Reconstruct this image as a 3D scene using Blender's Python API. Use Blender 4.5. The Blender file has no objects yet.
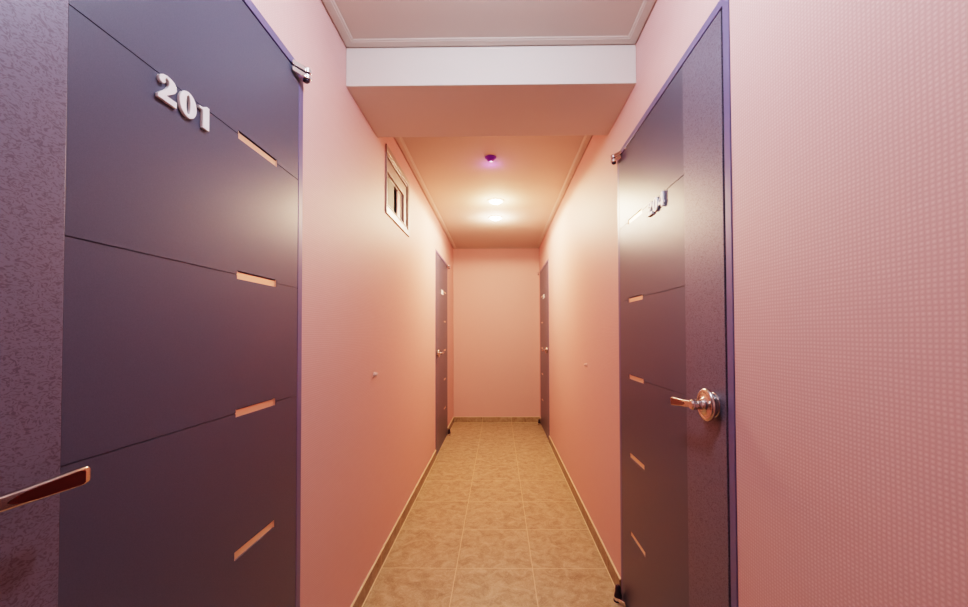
import bpy, bmesh, math
from mathutils import Vector, Matrix
PI = math.pi
COL = bpy.context.scene.collection

# ------------------------------------------------------------------ measures
XL, XR = -0.5915, 0.5357          # corridor side walls
YB, YE = -1.10, 5.2527            # wall behind the viewer, end wall
HC = 2.275                        # ceiling height
WT = 0.12                         # wall thickness
LEAF_W, LEAF_H = 0.812, 1.926     # door leaf
FR = 0.030                        # frame face width
GROOVES = (1.610, 1.290, 0.978)
STRIPS = (1.610, 1.290, 0.978, 0.660, 0.344)
DOORS_L = (1.169, 4.602)          # y of the hinge edge
DOORS_R = (1.764, 5.125)

# ------------------------------------------------------------------ materials
def new_mat(name):
    m = bpy.data.materials.new(name); m.use_nodes = True
    nt = m.node_tree; b = nt.nodes['Principled BSDF']
    return m, nt, b
def N(nt, t, **kw):
    n = nt.nodes.new(t)
    for k, v in kw.items():
        setattr(n, k, v)
    return n
def math_n(nt, op, a, b=None):
    n = N(nt, 'ShaderNodeMath', operation=op)
    for i, v in enumerate((a, b)):
        if v is None: continue
        if isinstance(v, (int, float)): n.inputs[i].default_value = v
        else: nt.links.new(v, n.inputs[i])
    return n.outputs[0]
def simple(name, col, rough=.5, metal=0., emit=None, es=0., bump=0., bscale=200., coat=0.):
    m, nt, b = new_mat(name)
    b.inputs['Base Color'].default_value = (*col, 1)
    b.inputs['Roughness'].default_value = rough
    b.inputs['Metallic'].default_value = metal
    b.inputs['Coat Weight'].default_value = coat
    if emit:
        b.inputs['Emission Color'].default_value = (*emit, 1); b.inputs['Emission Strength'].default_value = es
    tc = N(nt, 'ShaderNodeTexCoord'); no = N(nt, 'ShaderNodeTexNoise')
    no.inputs['Scale'].default_value = bscale
    nt.links.new(tc.outputs['Object'], no.inputs['Vector'])
    mr = N(nt, 'ShaderNodeMapRange'); mr.inputs['To Min'].default_value = max(0, rough-.04); mr.inputs['To Max'].default_value = rough+.04
    nt.links.new(no.outputs['Fac'], mr.inputs['Value']); nt.links.new(mr.outputs[0], b.inputs['Roughness'])
    if bump:
        bp = N(nt, 'ShaderNodeBump'); bp.inputs['Strength'].default_value = bump; bp.inputs['Distance'].default_value = .001
        nt.links.new(no.outputs['Fac'], bp.inputs['Height']); nt.links.new(bp.outputs[0], b.inputs['Normal'])
    return m

def wallpaper(name, axis, base_hi, base_lo):
    """woven-look vinyl paper: rows and columns of small pale blisters"""
    m, nt, b = new_mat(name)
    g = N(nt, 'ShaderNodeNewGeometry'); sp = N(nt, 'ShaderNodeSeparateXYZ')
    nt.links.new(g.outputs['Position'], sp.inputs[0])
    # slight irregularity of the weave
    no = N(nt, 'ShaderNodeTexNoise'); no.inputs['Scale'].default_value = 22; no.inputs['Detail'].default_value = 3
    nt.links.new(g.outputs['Position'], no.inputs['Vector'])
    wob = math_n(nt, 'MULTIPLY', math_n(nt, 'SUBTRACT', no.outputs['Fac'], .5), 3.0)
    u = sp.outputs['Y'] if axis == 'Y' else sp.outputs['X']
    p = .0073
    su = math_n(nt, 'SINE', math_n(nt, 'ADD', math_n(nt, 'MULTIPLY', u, 2*PI/p), wob))
    sv = math_n(nt, 'SINE', math_n(nt, 'ADD', math_n(nt, 'MULTIPLY', sp.outputs['Z'], 2*PI/.0068), wob))
    a = math_n(nt, 'ADD', math_n(nt, 'MULTIPLY', su, .5), .5)
    c = math_n(nt, 'ADD', math_n(nt, 'MULTIPLY', sv, .5), .5)
    a = math_n(nt, 'POWER', a, .8); c = math_n(nt, 'POWER', c, .8)
    dots = math_n(nt, 'MULTIPLY', a, c)
    n2 = N(nt, 'ShaderNodeTexNoise'); n2.inputs['Scale'].default_value = 60; n2.inputs['Detail'].default_value = 4
    mp = N(nt, 'ShaderNodeMapping'); mp.inputs['Scale'].default_value = (1, .25, 2.2)
    nt.links.new(g.outputs['Position'], mp.inputs[0]); nt.links.new(mp.outputs[0], n2.inputs['Vector'])
    amp = math_n(nt, 'ADD', math_n(nt, 'MULTIPLY', n2.outputs['Fac'], .9), .35)
    fac = math_n(nt, 'MULTIPLY', dots, amp)
    mx = N(nt, 'ShaderNodeMix', data_type='RGBA')
    mx.inputs['A'].default_value = (*base_lo, 1); mx.inputs['B'].default_value = (*base_hi, 1)
    nt.links.new(fac, mx.inputs['Factor']); nt.links.new(mx.outputs['Result'], b.inputs['Base Color'])
    b.inputs['Roughness'].default_value = .55
    b.inputs['Specular IOR Level'].default_value = .35
    bp = N(nt, 'ShaderNodeBump'); bp.inputs['Strength'].default_value = .25; bp.inputs['Distance'].default_value = .0006
    nt.links.new(fac, bp.inputs['Height']); nt.links.new(bp.outputs[0], b.inputs['Normal'])
    return m

def tile_mat(name, x0, px, y0, py, grout_w, dims='XY', tone=1.0):
    m, nt, b = new_mat(name)
    g = N(nt, 'ShaderNodeNewGeometry'); sp = N(nt, 'ShaderNodeSeparateXYZ'); nt.links.new(g.outputs['Position'], sp.inputs[0])
    def line(sock, o, p):
        t = math_n(nt, 'DIVIDE', math_n(nt, 'SUBTRACT', sock, o), p)
        fr = math_n(nt, 'ABSOLUTE', math_n(nt, 'SUBTRACT', math_n(nt, 'FRACT', math_n(nt, 'ADD', t, 100.5)), .5))
        d = math_n(nt, 'MULTIPLY', fr, p)
        return math_n(nt, 'LESS_THAN', d, grout_w/2), math_n(nt, 'FLOOR', math_n(nt, 'ADD', t, 100))
    l1, i1 = line(sp.outputs['X'], x0, px)
    l2, i2 = line(sp.outputs['Y'], y0, py)
    ln = math_n(nt, 'MAXIMUM', l1, l2)
    if dims == 'X': ln = l1
    if dims == 'Y': ln = l2
    # each tile gets its own patch of the mottling
    off = N(nt, 'ShaderNodeCombineXYZ')
    nt.links.new(math_n(nt, 'MULTIPLY', i1, 3.71), off.inputs[0]); nt.links.new(math_n(nt, 'MULTIPLY', i2, 5.37), off.inputs[1])
    va = N(nt, 'ShaderNodeVectorMath', operation='ADD'); nt.links.new(g.outputs['Position'], va.inputs[0]); nt.links.new(off.outputs[0], va.inputs[1])
    n1 = N(nt, 'ShaderNodeTexNoise'); n1.inputs['Scale'].default_value = 17; n1.inputs['Detail'].default_value = 9; n1.inputs['Roughness'].default_value = .68; n1.inputs['Distortion'].default_value = .9
    n2 = N(nt, 'ShaderNodeTexNoise'); n2.inputs['Scale'].default_value = 34; n2.inputs['Detail'].default_value = 7; n2.inputs['Distortion'].default_value = 2.2
    nt.links.new(va.outputs[0], n1.inputs['Vector']); nt.links.new(va.outputs[0], n2.inputs['Vector'])
    r1 = N(nt, 'ShaderNodeValToRGB'); e = r1.color_ramp
    t = tone
    e.elements[0].position = .30; e.elements[0].color = (.27*t, .17*t, .085*t, 1)
    e.elements[1].position = .72; e.elements[1].color = (.58*t, .44*t, .295*t, 1)
    k = e.elements.new(.5); k.color = (.43*t, .30*t, .175*t, 1)
    nt.links.new(n1.outputs['Fac'], r1.inputs[0])
    r2 = N(nt, 'ShaderNodeValToRGB'); e = r2.color_ramp
    e.elements[0].position = .47; e.elements[0].color = (0, 0, 0, 1)
    e.elements[1].position = .50; e.elements[1].color = (1, 1, 1, 1)
    k = e.elements.new(.53); k.color = (0, 0, 0, 1)
    nt.links.new(n2.outputs['Fac'], r2.inputs[0])
    mv = N(nt, 'ShaderNodeMix', data_type='RGBA'); mv.inputs['B'].default_value = (.68*t, .50*t, .37*t, 1)
    nt.links.new(math_n(nt, 'MULTIPLY', r2.outputs[0], .5), mv.inputs['Factor']); nt.links.new(r1.outputs[0], mv.inputs['A'])
    mg = N(nt, 'ShaderNodeMix', data_type='RGBA'); mg.inputs['B'].default_value = (.78, .60, .40, 1)
    nt.links.new(math_n(nt, 'MULTIPLY', ln, .75), mg.inputs['Factor']); nt.links.new(mv.outputs['Result'], mg.inputs['A'])
    nt.links.new(mg.outputs['Result'], b.inputs['Base Color'])
    rr = math_n(nt, 'ADD', .42, math_n(nt, 'MULTIPLY', ln, .4)); nt.links.new(rr, b.inputs['Roughness'])
    bp = N(nt, 'ShaderNodeBump'); bp.inputs['Strength'].default_value = .35; bp.inputs['Distance'].default_value = .001
    hh = math_n(nt, 'SUBTRACT', math_n(nt, 'MULTIPLY', n1.outputs['Fac'], .6), ln)
    nt.links.new(hh, bp.inputs['Height']); nt.links.new(bp.outputs[0], b.inputs['Normal'])
    return m

def door_paint(name, col, rough, metal, leather=False, lo=None):
    m, nt, b = new_mat(name)
    b.inputs['Metallic'].default_value = metal
    g = N(nt, 'ShaderNodeNewGeometry')
    no = N(nt, 'ShaderNodeTexNoise'); nt.links.new(g.outputs['Position'], no.inputs['Vector'])
    bp = N(nt, 'ShaderNodeBump')
    if leather:
        no.inputs['Scale'].default_value = 105; no.inputs['Detail'].default_value = 1.5; no.inputs['Distortion'].default_value = 3.0
        mp = N(nt, 'ShaderNodeMapping'); mp.inputs['Scale'].default_value = (1, .8, 1.5)
        nt.links.new(g.outputs['Position'], mp.inputs[0]); nt.links.new(mp.outputs[0], no.inputs['Vector'])
        r = N(nt, 'ShaderNodeValToRGB'); e = r.color_ramp
        e.elements[0].position = .38; e.elements[0].color = (*lo, 1)
        e.elements[1].position = .50; e.elements[1].color = (*col, 1)
        nt.links.new(no.outputs['Fac'], r.inputs[0]); nt.links.new(r.outputs[0], b.inputs['Base Color'])
        nt.links.new(r.outputs[0], bp.inputs['Height'])
        bp.inputs['Strength'].default_value = .6; bp.inputs['Distance'].default_value = .0012
    else:
        no.inputs['Scale'].default_value = 900; no.inputs['Detail'].default_value = 2
        mx = N(nt, 'ShaderNodeMix', data_type='RGBA')
        mx.inputs['A'].default_value = (*[c*.8 for c in col], 1); mx.inputs['B'].default_value = (*[c*1.25 for c in col], 1)
        nt.links.new(no.outputs['Fac'], mx.inputs['Factor']); nt.links.new(mx.outputs['Result'], b.inputs['Base Color'])
        nt.links.new(no.outputs['Fac'], bp.inputs['Height'])
        bp.inputs['Strength'].default_value = .18; bp.inputs['Distance'].default_value = .0006
    b.inputs['Roughness'].default_value = rough
    b.inputs['Specular IOR Level'].default_value = .38
    nt.links.new(bp.outputs[0], b.inputs['Normal'])
    return m

M = {
 'paper_side': wallpaper('pink_woven_wallpaper', 'Y', (.87, .555, .53), (.735, .40, .375)),
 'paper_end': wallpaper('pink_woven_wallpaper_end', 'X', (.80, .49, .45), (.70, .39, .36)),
 'ceiling': simple('white_ceiling_paper', (.62, .50, .44), .8, bump=.15, bscale=300),
 'beam': simple('white_beam_paper', (.74, .64, .59), .7, bump=.12, bscale=300),
 'trim': simple('cream_ceiling_moulding', (.62, .52, .46), .6),
 'floor': tile_mat('beige_marbled_tile', .163, .375, 2.002, .395, .0042),
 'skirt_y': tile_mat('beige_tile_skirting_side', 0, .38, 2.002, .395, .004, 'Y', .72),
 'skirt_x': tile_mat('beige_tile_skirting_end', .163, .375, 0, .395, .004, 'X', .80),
 'grout': simple('pale_grout', (.82, .64, .44), .7),
 'leaf': door_paint('satin_aubergine_paint', (.104, .104, .150), .36, .20),
 'stile': door_paint('embossed_aubergine_paint', (.200, .180, .242), .42, .30, True, (.14, .115, .16)),
 'frame': simple('violet_blue_frame_paint', (.165, .14, .265), .38, .1),
 'gap': simple('dark_rubber_gasket', (.012, .008, .03), .8),
 'copper': simple('rose_copper_inlay', (.95, .66, .50), .35, .7, bump=.1, bscale=500),
 'chrome': simple('polished_chrome', (.86, .82, .84), .14, 1.0),
 'nickel': simple('warm_satin_nickel', (.64, .56, .52), .24, 1.0),
 'insert': simple('red_brown_lacquer', (.075, .009, .006), .22, coat=.5),
 'digit': simple('pale_satin_metal_digit', (.95, .90, .92), .40, .0),
 'dark': simple('dark_plum_pivot_housing', (.045, .028, .05), .4, .4),
 'pvc': simple('pink_white_window_plastic', (.42, .295, .26), .35),
 'glass': simple('brown_frosted_glass', (.10, .038, .022), .6),
 'slot': simple('dark_window_channel', (.09, .035, .025), .5),
 'violet': simple('violet_detector_lens', (.13, .006, .17), .3, emit=(.35, .02, .5), es=.12),
 'violet_base': simple('violet_detector_base', (.42, .20, .42), .45, emit=(.6, .2, .7), es=.10),
 'white': simple('white_downlight_rim', (.90, .84, .80), .4),
 'lamp_warm': simple('warm_lamp_lens', (1, .9, .7), .5, emit=(1.0, .74, .36), es=45),
 'lamp_white': simple('white_lamp_lens', (1, 1, 1), .5, emit=(1.0, .93, .82), es=50),
 'lamp_cool': simple('cool_lamp_lens', (1, 1, 1), .5, emit=(.86, .88, 1.0), es=12),
 'stopper': simple('pink_beige_rubber', (.86, .56, .47), .3, coat=.4),
}

# ------------------------------------------------------------------ mesh helpers
def link(name, me, mat, parent=None):
    o = bpy.data.objects.new(name, me); COL.objects.link(o)
    if mat is not None and not me.materials: me.materials.append(mat)
    if parent is not None: o.parent = parent
    return o
def from_bm(name, bm, mat, parent=None, smooth=False, bevel=0., seg=2):
    bmesh.ops.remove_doubles(bm, verts=bm.verts, dist=1e-6)
    bmesh.ops.recalc_face_normals(bm, faces=bm.faces)
    me = bpy.data.meshes.new(name); bm.to_mesh(me); bm.free()
    if smooth:
        for p in me.polygons: p.use_smooth = True
        me.set_sharp_from_angle(angle=math.radians(38))
    o = link(name, me, mat, parent)
    if bevel:
        md = o.modifiers.new('bevel', 'BEVEL'); md.width = bevel; md.segments = seg; md.limit_method = 'ANGLE'; md.angle_limit = math.radians(35)
        md.harden_normals = False
    return o
def add_box(bm, a, b):
    x0, y0, z0 = (min(a[i], b[i]) for i in range(3)); x1, y1, z1 = (max(a[i], b[i]) for i in range(3))
    v = [bm.verts.new(p) for p in ((x0,y0,z0),(x1,y0,z0),(x1,y1,z0),(x0,y1,z0),(x0,y0,z1),(x1,y0,z1),(x1,y1,z1),(x0,y1,z1))]
    for f in ((0,3,2,1),(4,5,6,7),(0,1,5,4),(1,2,6,5),(2,3,7,6),(3,0,4,7)): bm.faces.new([v[i] for i in f])
def box(name, a, b, mat, parent=None, bevel=0.):
    bm = bmesh.new(); add_box(bm, a, b); return from_bm(name, bm, mat, parent, bevel=bevel)
def cells(bm, us, vs, depth, back, P):
    """closed slab: every (u,v) cell has its own front depth (None = hole); P maps (n,u,v)"""
    def d(i, j):
        return depth(i, j) if 0 <= i < len(us)-1 and 0 <= j < len(vs)-1 else None
    def q(pts):
        bm.faces.new([bm.verts.new(P(*p)) for p in pts])
    for i in range(len(us)-1):
        for j in range(len(vs)-1):
            k = d(i, j)
            if k is None: continue
            u0, u1, v0, v1 = us[i], us[i+1], vs[j], vs[j+1]
            q([(k,u0,v0),(k,u1,v0),(k,u1,v1),(k,u0,v1)]); q([(back,u0,v0),(back,u0,v1),(back,u1,v1),(back,u1,v0)])
            for (ii, jj, e) in ((i+1,j,((u1,v0),(u1,v1))), (i,j+1,((u0,v1),(u1,v1))), (i-1,j,((u0,v0),(u0,v1))), (i,j-1,((u0,v0),(u1,v0)))):
                o = d(ii, jj)
                if o is None: lo = back
                elif o < k: lo = o
                else: continue
                q([(k,*e[0]),(k,*e[1]),(lo,*e[1]),(lo,*e[0])])
def lathe(bm, prof, c, axis, seg=40):
    """prof: list of (radius, height along axis)"""
    A = Vector(axis).normalized(); t = Vector((0,0,1)) if abs(A.z) < .9 else Vector((1,0,0))
    U = A.cross(t).normalized(); V = A.cross(U); C = Vector(c); rings = []
    for r, h in prof:
        if r < 1e-6: rings.append([bm.verts.new(C + A*h)])
        else: rings.append([bm.verts.new(C + A*h + (U*math.cos(2*PI*k/seg) + V*math.sin(2*PI*k/seg))*r) for k in range(seg)])
    for a, b in zip(rings, rings[1:]):
        for k in range(seg):
            k2 = (k+1) % seg
            if len(a) == 1 and len(b) == 1: break
            if len(a) == 1: bm.faces.new((a[0], b[k], b[k2]))
            elif len(b) == 1: bm.faces.new((a[k], b[0], a[k2]))
            else: bm.faces.new((a[k], b[k], b[k2], a[k2]))
    if len(rings[0]) > 1: bm.faces.new(rings[0][::-1])
    if len(rings[-1]) > 1: bm.faces.new(rings[-1])
def loft(bm, sections):
    rs = [[bm.verts.new(p) for p in s] for s in sections]; n = len(rs[0])
    for a, b in zip(rs, rs[1:]):
        for k in range(n): bm.faces.new((a[k], a[(k+1) % n], b[(k+1) % n], b[k]))
    bm.faces.new(rs[0][::-1]); bm.faces.new(rs[-1])
def prism(bm, pts, z0, z1, P=lambda x, y, z: (x, y, z)):
    a = [bm.verts.new(P(x, y, z0)) for x, y in pts]; b = [bm.verts.new(P(x, y, z1)) for x, y in pts]; n = len(pts)
    bm.faces.new(a[::-1]); bm.faces.new(b)
    for k in range(n): bm.faces.new((a[k], a[(k+1) % n], b[(k+1) % n], b[k]))
def empty(name, loc, rz=0.):
    o = bpy.data.objects.new(name, None); COL.objects.link(o); o.location = loc; o.rotation_euler = (0, 0, rz)
    o.empty_display_size = .05
    return o
def tag(o, label=None, cat=None, group=None, kind=None):
    if label: o['label'] = label
    if cat: o['category'] = cat
    if group: o['group'] = group
    if kind: o['kind'] = kind
    return o

# ------------------------------------------------------------------ room shell
def side_wall(name, X, n, hinges, window, label):
    # n = +1 when the corridor lies at +X of this wall
    us = [YB, YE]; vs = [0, HC+.1, LEAF_H+FR]
    dr = [(h-LEAF_W-FR-.002, h+FR+.002) for h in hinges]
    for a, b in dr: us += [a, b]
    if window: us += window[:2]; vs += window[2:]
    us = sorted(us); vs = sorted(vs)
    def depth(i, j):
        u = (us[i]+us[i+1])/2; v = (vs[j]+vs[j+1])/2
        for a, b in dr:
            if a < u < b and v < LEAF_H+FR: return None
        if window and window[0] < u < window[1] and window[2] < v < window[3]: return None
        return 0.
    bm = bmesh.new()
    cells(bm, us, vs, depth, -WT, lambda k, u, v: (X + n*k, u, v))
    return tag(from_bm(name, bm, M['paper_side']), label, 'wall', kind='structure')
WIN = (2.102, 2.590, 1.842, 2.112)
side_wall('wall_left', XL, 1, DOORS_L, WIN, 'pink woven wallpaper wall on the left with the small high window')
side_wall('wall_right', XR, -1, DOORS_R, None, 'pink woven wallpaper wall on the right, without a window')
tag(box('wall_end', (XL-WT, YE, 0), (XR+WT, YE+WT, HC+.1), M['paper_end']), 'plain pink wall closing the far end of the corridor', 'wall', kind='structure')
tag(box('wall_back', (XL-WT, YB-WT, 0), (XR+WT, YB, HC+.1), M['paper_end']), 'pink wall behind the viewer', 'wall', kind='structure')
tag(box('floor', (XL-WT, YB-WT, -.10), (XR+WT, YE+WT, 0), M['floor']), 'beige marbled ceramic tile floor with pale grout lines', 'floor', kind='structure')
tag(box('ceiling', (XL, YB, HC), (XR, YE, HC+.1), M['ceiling']), 'white papered corridor ceiling', 'ceiling', kind='structure')
BY0, BY1, BZ = 1.541, 1.951, 2.121
bm = bmesh.new(); add_box(bm, (XL, BY0, BZ), (XR, BY1, HC))
tag(from_bm('ceiling_beam', bm, M['beam'], bevel=.002), 'white boxed beam crossing under the ceiling', 'beam', kind='structure')

# ceiling moulding: a small stepped profile run along each edge
PROF = [(.006,0),(.006,-.006),(.032,-.0055),(.034,-.004),(.039,-.0035),(.042,-.0015),(.042,0)]
def moulding(name, p0, p1, inward, label):
    bm = bmesh.new(); p0 = Vector(p0); p1 = Vector(p1); I = Vector(inward); d = (p1-p0).normalized()
    secs = []
    for p, sgn in ((p0, 1), (p1, -1)):
        secs.append([p + I*a + Vector((0,0,b)) + d*sgn*a for a, b in PROF])   # mitred ends
    loft(bm, secs)
    tag(from_bm(name, bm, M['trim']), label, 'moulding', kind='structure')
g = .0015
moulding('trim_1', (XL+g, YB+g, HC), (XL+g, BY0-g, HC), (1,0,0), 'cream ceiling moulding on the left before the beam')
moulding('trim_2', (XR-g, YB+g, HC), (XR-g, BY0-g, HC), (-1,0,0), 'cream ceiling moulding on the right before the beam')
moulding('trim_3', (XL+g, BY0-g, HC), (XR-g, BY0-g, HC), (0,-1,0), 'cream ceiling moulding along the near face of the beam')
moulding('trim_4', (XL+g, BY1+g, HC), (XL+g, YE-g, HC), (1,0,0), 'cream ceiling moulding on the left beyond the beam')
moulding('trim_5', (XR-g, BY1+g, HC), (XR-g, YE-g, HC), (-1,0,0), 'cream ceiling moulding on the right beyond the beam')
moulding('trim_6', (XL+g, YE-g, HC), (XR-g, YE-g, HC), (0,-1,0), 'cream ceiling moulding on top of the end wall')

# tiled skirting
BT, BH = .008, .070
def skirting(name, X, n, hinges, label):
    edges = [YB]
    for h in hinges: edges += [h-LEAF_W-FR-.003, h+FR+.003]
    edges += [YE]
    bm = bmesh.new(); cap = bmesh.new()
    for a, b in zip(edges[::2], edges[1::2]):
        if b == YE: b = YE-BT
        add_box(bm, (X, a, 0), (X+n*BT, b, BH)); add_box(cap, (X, a, BH), (X+n*(BT-.001), b, BH+.005))
        add_box(cap, (X+n*BT, a, 0), (X+n*(BT+.004), b, .002))
    o = tag(from_bm(name, bm, M['skirt_y']), label, 'skirting', kind='structure')
    from_bm('grout_line', cap, M['grout'], o)
skirting('baseboard_left', XL, 1, DOORS_L, 'beige tile skirting along the left wall')
skirting('baseboard_right', XR, -1, DOORS_R, 'beige tile skirting along the right wall')
o = tag(box('baseboard_end', (XL, YE-BT, 0), (XR, YE, BH), M['skirt_x']), 'beige tile skirting under the end wall', 'skirting', kind='structure')
bm = bmesh.new(); add_box(bm, (XL, YE-BT+.001, BH), (XR, YE, BH+.005)); add_box(bm, (XL, YE-BT-.004, 0), (XR, YE-BT, .002))
from_bm('grout_line', bm, M['grout'], o)

# ------------------------------------------------------------------ doors
# local axes: +x into the corridor, z up, s = distance from the hinge edge (y = m*s)
S0 = .627                      # seam between grooved panel and embossed stile
def digit_mesh(ch):
    def ell(cx, cy, rx, ry, n=28, rev=False):
        p = [(cx+rx*math.cos(2*PI*k/n), cy+ry*math.sin(2*PI*k/n)) for k in range(n)]
        return p[::-1] if rev else p
    if ch == '0': sp = [ell(.46, .5, .45, .53), ell(.46, .5, .085, .36, rev=True)]; w = .92
    elif ch == '1': sp = [[(.22,-.01),(.62,-.01),(.62,1.0),(.44,1.0),(.30,.90),(.14,.86),(.02,.86),(.02,.72),(.22,.72)]]; w = .64
    elif ch == '2': sp = [[(0,0),(.86,0),(.88,.27),(.44,.27),(.62,.40),(.78,.53),(.86,.68),(.84,.84),(.74,.95),(.58,1.01),(.40,1.02),(.22,.98),(.08,.89),(.03,.76),(.07,.65),(.19,.60),(.31,.64),(.36,.73),(.33,.82),(.38,.88),(.46,.84),(.48,.72),(.42,.58),(.30,.44),(.14,.30),(0,.17)]]; w = .88
    elif ch == '3': sp = [[(.05,.20),(.12,.08),(.28,-.01),(.50,-.02),(.72,.04),(.86,.17),(.87,.33),(.78,.46),(.64,.53),(.78,.61),(.83,.75),(.77,.90),(.60,1.0),(.40,1.02),(.20,.97),(.07,.85),(.10,.72),(.24,.68),(.34,.76),(.34,.86),(.42,.86),(.47,.76),(.45,.62),(.34,.56),(.34,.48),(.46,.42),(.49,.28),(.44,.13),(.35,.12),(.34,.24),(.24,.32),(.10,.30)]]; w = .88
    else: sp = [[(0,.20),(.46,.20),(.46,0),(.82,0),(.82,.20),(.94,.20),(.94,.38),(.82,.38),(.82,1.02),(.56,1.02),(0,.36)], [(.20,.38),(.46,.74),(.46,.38)][::-1]]; w = .94
    cu = bpy.data.curves.new('digit', 'CURVE'); cu.dimensions = '2D'; cu.fill_mode = 'BOTH'
    H = .048
    for pts in sp:
        s = cu.splines.new('POLY'); s.points.add(len(pts)-1); s.use_cyclic_u = True
        for k, (x, y) in enumerate(pts): s.points[k].co = (x*H, y*H, 0, 1)
    cu.extrude = .0022; cu.bevel_depth = .0009; cu.bevel_resolution = 2; cu.offset = -.0018
    t = bpy.data.objects.new('tmp', cu); COL.objects.link(t)
    dg = bpy.context.evaluated_depsgraph_get(); me = bpy.data.meshes.new_from_object(t.evaluated_get(dg))
    bpy.data.objects.remove(t)
    # text x -> local y, text y -> z, extrusion -> x
    me.transform(Matrix(((0,0,1,0),(1,0,0,0),(0,1,0,0),(0,0,0,1))))
    me.materials.clear(); me.materials.append(M['digit']); me.name = 'digit'
    for p in me.polygons: p.use_smooth = True
    me.set_sharp_from_angle(angle=math.radians(50))
    return me, w*H
DIG = {c: digit_mesh(c) for c in '01234'}

def rrect(cx, cz, hw, hz, r, y, n=5):
    pts = []
    r = min(r, hw*.99, hz*.99)
    for qx, qz, a0 in ((1,1,0),(-1,1,90),(-1,-1,180),(1,-1,270)):
        for k in range(n):
            a = math.radians(a0 + 90*k/(n-1))
            pts.append((cx + qx*(hw-r) + r*math.cos(a), y, cz + qz*(hz-r) + r*math.sin(a)))
    return pts

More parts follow.
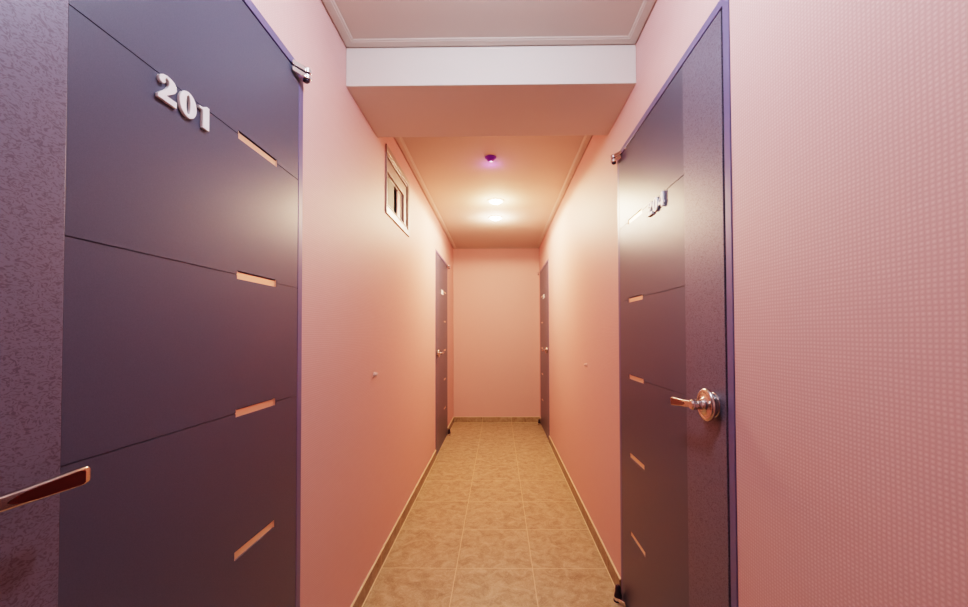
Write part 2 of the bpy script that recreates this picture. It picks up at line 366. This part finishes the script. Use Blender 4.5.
def make_door(name, m, S0, hs, hz, droop):
    root = empty(name, (0,0,0))
    PP = lambda k, s, z: (k, m*s, z)
    # --- frame: jambs and head as one section, with a stop behind the leaf
    bm = bmesh.new()
    us = [-FR, -.004, LEAF_W+.005, LEAF_W+FR]; vs = [0, LEAF_H+.0065, LEAF_H+FR]
    cells(bm, us, vs, lambda i, j: None if (i == 1 and j == 0) else .002, -.10, PP)
    from_bm('door_frame', bm, M['frame'], root, bevel=.0015)
    bm = bmesh.new()
    cells(bm, [-.004, LEAF_W+.005], [0, LEAF_H+.0065], lambda i, j: -.052, -.06, PP)
    from_bm('door_stop', bm, M['gap'], root)
    # --- leaf body with pressed grooves and recessed slots
    us = sorted([0, .112, .272, S0]); vs = [.006, LEAF_H]
    for z in GROOVES: vs += [z-.0010, z+.0010]
    for z in STRIPS: vs += [z-.0095, z+.0095]
    vs = sorted(set(vs))
    face = .0022
    def depth(i, j):
        u = (us[i]+us[i+1])/2; v = (vs[j]+vs[j+1])/2
        if .112 < u < .272 and any(abs(v-z) < .0095 for z in STRIPS): return face-.0055
        if any(abs(v-z) < .0010 for z in GROOVES): return face-.0018
        return face
    bm = bmesh.new(); cells(bm, us, vs, depth, -.038, PP)
    leaf = from_bm('door_leaf', bm, M['leaf'], root)
    for z in STRIPS:
        b = bmesh.new()
        add_box(b, (face-.0058, m*.1125, z-.0092), (face-.0030, m*.2715, z+.0062))
        add_box(b, (face-.0058, m*.1125, z-.0092), (face-.0006, m*.1145, z+.0085))
        add_box(b, (face-.0058, m*.2695, z-.0092), (face-.0006, m*.2715, z+.0085))
        st = from_bm('inlay_strip', b, M['copper'], leaf)
    st['label'] = 'copper coloured recessed strip'
    bm = bmesh.new(); add_box(bm, (-.038, m*(S0+.0008), .006), (face+.0012, m*LEAF_W, LEAF_H))
    stile = from_bm('stile', bm, M['stile'], leaf, bevel=.0012); stile['label'] = 'embossed lighter stile on the handle side'
    # --- lever handle
    ros = bmesh.new(); k = face-.002
    lathe(ros, [(.030,0),(.031,.003),(.029,.005),(.029,.008),(.032,.009),(.032,.012),(.029,.0135),(.029,.0155),(.037,.016),(.0405,.018),(.0410,.021),(.0395,.0245),(.036,.0265),(.031,.0268),(.029,.0255),(.024,.0260),(.018,.0285),(.0145,.034)], (k, m*hs, hz), (1,0,0), 48)
    handle = from_bm('door_handle', ros, M['nickel'], root, smooth=True); handle['label'] = 'warm satin metal lever handle with round rose'
    st = bmesh.new(); lathe(st, [(.0140,.030),(.0122,.034),(.0118,.046),(.0132,.048),(.0132,.056),(.0100,.060)], (k, m*hs, hz), (1,0,0), 32)
    from_bm('neck', st, M['nickel'], handle, smooth=True)
    lv = bmesh.new(); secs = []
    #        distance toward the hinge, half thickness, half height, x centre
    for t, hx, hh, xc in ((-.012,.004,.0045,.0530),(-.009,.0065,.0075,.0530),(0,.0075,.0095,.0530),(.012,.0065,.0092,.0535),(.030,.0055,.0088,.0540),(.055,.0052,.0092,.0545),(.080,.0050,.0104,.0545),(.102,.0048,.0116,.0540),(.114,.0046,.0120,.0535),(.119,.0040,.0112,.0533),(.1225,.0028,.0090,.0531),(.124,.0012,.0060,.0530)):
        secs.append(rrect(k+xc-.004, hz-droop*max(t,0), hx, hh, .0035, m*(hs-t*1.10)))
    loft(lv, secs); from_bm('lever', lv, M['nickel'], handle, smooth=True)
    ins = bmesh.new(); base = []; top = []
    nn = 30
    prof = []
    for t, h in ((.038,.0006),(.040,.0022),(.045,.0042),(.052,.0058),(.064,.0070),(.080,.0078),(.095,.0086),(.107,.0092),(.111,.0088),(.113,.0070)):
        prof.append((t, h))
    out = [(t, h) for t, h in prof] + [(t, -h) for t, h in prof[::-1]]
    prism(ins, out, 0, 1, lambda t, h, q: (k+.0550+(.0014 if q else -.003)-abs(t-.07)*.006, m*(hs-t*1.10), hz+h-droop*t))
    o = from_bm('insert', ins, M['insert'], handle); o['label'] = 'red brown insert on the lever'
    # --- corner pivots
    def drop(r, tip, off=0.):   # plan of an arm: straight on the leaf, round at the pivot axis
        c = (.0245, -.002); pts = [(.0072, .046), ]
        for q in range(15):
            a = math.radians(75 - 170*q/14 + off); pts.append((c[0]+r*math.cos(a), c[1]+r*math.sin(a)))
        pts.append((.0072, -.022))
        return pts
    h1 = bmesh.new(); prism(h1, drop(.0135, 0), 1.908, 1.922, lambda x, s, z: (x, m*s, z))
    top_h = from_bm('top_pivot', h1, M['chrome'], root, smooth=True, bevel=.0015)
    h2 = bmesh.new(); prism(h2, drop(.0135, 0), 1.9265, 1.941, lambda x, s, z: (x, m*s, z))
    from_bm('upper_arm', h2, M['chrome'], top_h, smooth=True, bevel=.0015)
    h3 = bmesh.new(); lathe(h3, [(.006,0),(.0095,.003),(.0095,.008),(.009,.0105),(.009,.029)], (.0245, -.002*m, 1.901), (0,0,1), 24)
    from_bm('pivot_pin', h3, M['dark'], top_h, smooth=True)
    h4 = bmesh.new(); prism(h4, drop(.0150, 0), .004, .020, lambda x, s, z: (x, m*s, z))
    bot = from_bm('floor_pivot', h4, M['chrome'], root, smooth=True, bevel=.0015)
    h5 = bmesh.new(); lathe(h5, [(.0165,0),(.016,.006),(.0125,.022),(.0115,.040),(.008,.047),(.005,.049)], (.0245, .001*m, .0205), (0,0,1), 24)
    from_bm('pivot_cap', h5, M['dark'], bot, smooth=True)
    h6 = bmesh.new(); lathe(h6, [(.017,0),(.017,.0035)], (.026, -.002*m, .0003), (0,0,1), 24)
    from_bm('floor_plate', h6, M['dark'], bot, smooth=True)
    return root
def copy_tree(o, parent=None):
    c = o.copy(); COL.objects.link(c)
    if parent is not None: c.parent = parent
    for ch in list(o.children): copy_tree(ch, c)
    return c
def number(root, text, y0, z0=1.564):
    """raised digits screwed to the leaf, reading left to right for someone in the corridor"""
    y = y0
    for c in text:
        me, w = DIG[c]
        d = link('digit', me, None, root)
        d.location = (.0022+.0034, y, z0)
        y += w + (.0036)
dl = make_door('door_1', -1, .632, .775, .972, 0); dr = make_door('door_2', 1, .612, .756, .977, .10)
dl2 = copy_tree(dl); dl2.name = 'door_3'; dr2 = copy_tree(dr); dr2.name = 'door_4'
for o, X, Y, rz in ((dl, XL, DOORS_L[0], 0), (dl2, XL, DOORS_L[1], 0), (dr, XR, DOORS_R[0], PI), (dr2, XR, DOORS_R[1], PI)):
    o.location = (X, Y, 0); o.rotation_euler = (0, 0, rz)
number(dl, '201', -.494); number(dl2, '202', -.490); number(dr2, '203', .345); number(dr, '204', .345)
G = 'dark purple guest room doors'
tag(dl, 'dark purple metal door numbered 201, nearest on the left wall', 'door', G, 'structure')
tag(dr, 'dark purple metal door numbered 204, nearest on the right wall', 'door', G, 'structure')
tag(dl2, 'narrow-looking purple door at the far end of the left wall beyond the window', 'door', G, 'structure')
tag(dr2, 'narrow-looking purple door at the far end of the right wall', 'door', G, 'structure')

# ------------------------------------------------------------------ window
w = empty('window_1', (XL, (WIN[0]+WIN[1])/2, WIN[2]))
tag(w, 'small high sliding window in pinkish white frame on the left wall', 'window', kind='structure')
wl = w.location.copy()
def wbox(bm, k0, k1, y0, y1, z0, z1):      # k: + into corridor; stored relative to the empty
    add_box(bm, (k0, y0-wl.y, z0-wl.z), (k1, y1-wl.y, z1-wl.z))
def ring(bm, k0, k1, y0, y1, z0, z1, t):
    us = [y0, y0+t, y1-t, y1]; vs = [z0, z0+t, z1-t, z1]
    cells(bm, us, vs, lambda i, j: None if (i == 1 and j == 1) else k1, k0, lambda k, u, v: (k, u-wl.y, v-wl.z))
a, b, c, d = WIN
bm = bmesh.new(); ring(bm, -.09, .003, a+.0005, b-.0005, c+.0005, d-.0005, .005); from_bm('window_frame', bm, M['pvc'], w, bevel=.0015)
def margin(bm, k0, k1, o, i):            # flat frame, outer rectangle o, opening i
    us = [o[0], i[0], i[1], o[1]]; vs = [o[2], i[2], i[3], o[3]]
    cells(bm, us, vs, lambda p, q: None if (p == 1 and q == 1) else k1, k0, lambda k, u, v: (k, u-wl.y, v-wl.z))
bm = bmesh.new(); margin(bm, 0, .008, (a-.014, b+.040, c-.050, d+.045), (a-.001, b+.004, c-.014, d+.009)); from_bm('casing', bm, M['pvc'], w, bevel=.0025)
bm = bmesh.new(); margin(bm, -.030, -.004, (a+.006, b-.011, c+.011, d-.011), (a+.0075, b-.070, c+.0125, d-.078)); s1 = from_bm('sash', bm, M['pvc'], w, bevel=.002)
bm = bmesh.new(); margin(bm, -.030, -.016, (a+.0080, b-.0705, c+.0130, d-.0785), (a+.0090, b-.092, c+.016, d-.088)); from_bm('glazing_bead', bm, M['pvc'], s1, bevel=.001)
bm = bmesh.new(); wbox(bm, -.020, -.018, a+.0085, 2.330, c+.012, d-.080); from_bm('pane', bm, M['glass'], s1)
bm = bmesh.new(); wbox(bm, -.028, -.020, 2.420, b-.072, c+.018, d-.080); from_bm('sliding_stile', bm, M['stopper'], s1)
bm = bmesh.new(); wbox(bm, -.060, -.052, a+.011, b-.011, c+.011, d-.011); from_bm('pane', bm, M['slot'], w)
bm = bmesh.new(); wbox(bm, -.100, -.090, a-.02, b+.02, c-.02, d+.02); from_bm('shaft_cover', bm, M['slot'], w)

# ------------------------------------------------------------------ ceiling fittings
def downlight(x, y, lens, label, r=.052):
    root = tag(empty('ceiling_downlight', (x, y, HC)), label, 'ceiling light', 'round ceiling downlights')
    bm = bmesh.new(); lathe(bm, [(r*.80,0),(r*.80,.004),(r*.84,.007),(r*.97,.008),(r*1.08,.005),(r*1.10,0)], (0,0,0), (0,0,-1), 48)
    from_bm('rim', bm, M['white'], root, smooth=True)
    bm = bmesh.new(); lathe(bm, [(r*.79,.0045),(r*.76,.009),(r*.62,.017),(r*.40,.0235),(r*.2,.0265),(0,.027)], (0,0,0), (0,0,-1), 40)
    from_bm('lens', bm, M[lens], root, smooth=True)
    return root
downlight(-.020, 3.368, 'lamp_warm', 'round lit ceiling downlight with yellowish glow, nearer of the two', .064)
downlight(-.025, 3.854, 'lamp_white', 'round lit ceiling downlight with white glow, behind the yellowish one', .064)
downlight(-.020, .780, 'lamp_cool', 'round cool white ceiling downlight nearest the viewer, before the beam', .055)
det = tag(empty('motion_detector', (-.047, 2.53, HC)), 'small violet domed detector on the ceiling just beyond the beam', 'detector')
bm = bmesh.new(); lathe(bm, [(.034,0),(.037,.002),(.037,.006),(.034,.008)], (0,0,0), (0,0,-1), 40); from_bm('base', bm, M['violet'], det, smooth=True)
bm = bmesh.new(); lathe(bm, [(.031,.007),(.027,.014),(.021,.021),(.016,.0235),(.007,.025),(0,.0252)], (0,0,0), (0,0,-1), 40); from_bm('lens', bm, M['violet'], det, smooth=True)

# ------------------------------------------------------------------ door stoppers on the walls
def stopper(X, n, y, z, label):
    root = tag(empty('wall_mounted_stopper', (X, y, z)), label, 'door stopper', 'small wall door stoppers')
    bm = bmesh.new(); lathe(bm, [(.013,0),(.013,.003),(.011,.0045)], (0,0,0), (n,0,0), 28); from_bm('base', bm, M['stopper'], root, smooth=True)
    bm = bmesh.new(); lathe(bm, [(.009,.0035),(.009,.013),(.008,.016),(.005,.018),(0,.0185)], (0,0,0), (n,0,0), 28); from_bm('bumper', bm, M['stopper'], root, smooth=True)
stopper(XL, 1, 1.905, .963, 'tiny pinkish door stopper at handle height on the left wall')
stopper(XR, -1, 2.449, .963, 'tiny pinkish door stopper at handle height on the right wall')

# ------------------------------------------------------------------ light
def point(name, loc, power, col, r=.05):
    l = bpy.data.lights.new(name, 'POINT'); l.energy = power; l.color = col; l.shadow_soft_size = r
    o = bpy.data.objects.new(name, l); COL.objects.link(o); o.location = loc
    return o
def area(name, loc, aim, sx, sy, power, col):
    l = bpy.data.lights.new(name, 'AREA'); l.shape = 'RECTANGLE'; l.size = sx; l.size_y = sy; l.energy = power; l.color = col
    o = bpy.data.objects.new(name, l); COL.objects.link(o); o.location = loc
    o.rotation_euler = Vector(aim).to_track_quat('-Z', 'Y').to_euler()
    return o
def spot(name, loc, power, col, angle, blend, r=.05):
    l = bpy.data.lights.new(name, 'SPOT'); l.energy = power; l.color = col; l.spot_size = math.radians(angle); l.spot_blend = blend; l.shadow_soft_size = r
    o = bpy.data.objects.new(name, l); COL.objects.link(o); o.location = loc
    return o
spot('warm_bulb', (-.020, 3.368, HC-.07), 42, (1.0, .70, .42), 178, .12)
spot('white_bulb', (-.025, 3.854, HC-.07), 12, (1.0, .74, .54), 178, .12)
point('warm_dome', (-.020, 3.368, HC-.13), 6, (1.0, .70, .42), .05)
point('white_dome', (-.025, 3.854, HC-.13), 8, (1.0, .74, .54), .05)
point('cool_bulb', (-.020, .780, HC-.13), 17, (.74, .86, 1.0), .06)
point('detector_glow', (-.047, 2.64, HC-.06), .18, (.62, .15, 1.0), .02)
area('rear_fill', (0, YB+.05, 1.55), (0, 1, -.02), 1.0, 1.3, 1.4, (.88, .88, 1.0))  # added fill behind the camera, brightens the near end
wd = bpy.data.worlds.new('world'); bpy.context.scene.world = wd; wd.use_nodes = True
wd.node_tree.nodes['Background'].inputs[0].default_value = (.8, .75, .85, 1); wd.node_tree.nodes['Background'].inputs[1].default_value = .1

# ------------------------------------------------------------------ camera
f, pitch, yaw, roll = 402.0, .0196, .0118, -.0032
cd = bpy.data.cameras.new('camera'); cam = bpy.data.objects.new('camera', cd); COL.objects.link(cam)
cd.sensor_fit = 'HORIZONTAL'; cd.sensor_width = 36; cd.lens = 36*f/968
cd.shift_x = -9.81/968; cd.shift_y = 22.30/968; cd.clip_start = .01
cy, sy, cp, sp_ = math.cos(yaw), math.sin(yaw), math.cos(pitch), math.sin(pitch)
R0 = Vector((cy, sy, 0)); F = Vector((-sy*cp, cy*cp, sp_)); U0 = Vector((sy*sp_, -cy*sp_, cp))
R = R0*math.cos(roll) + U0*math.sin(roll); U = -R0*math.sin(roll) + U0*math.cos(roll)
mat = Matrix((R, U, -F)).transposed().to_4x4(); mat.translation = (0, 0, 1.155)
cam.matrix_world = mat
sc = bpy.context.scene; sc.camera = cam
sc.view_settings.view_transform = 'Filmic'; sc.view_settings.look = 'High Contrast'; sc.view_settings.exposure = 0.42
sc.cycles.max_bounces = 12; sc.cycles.diffuse_bounces = 3
sc.cycles.use_denoising = True
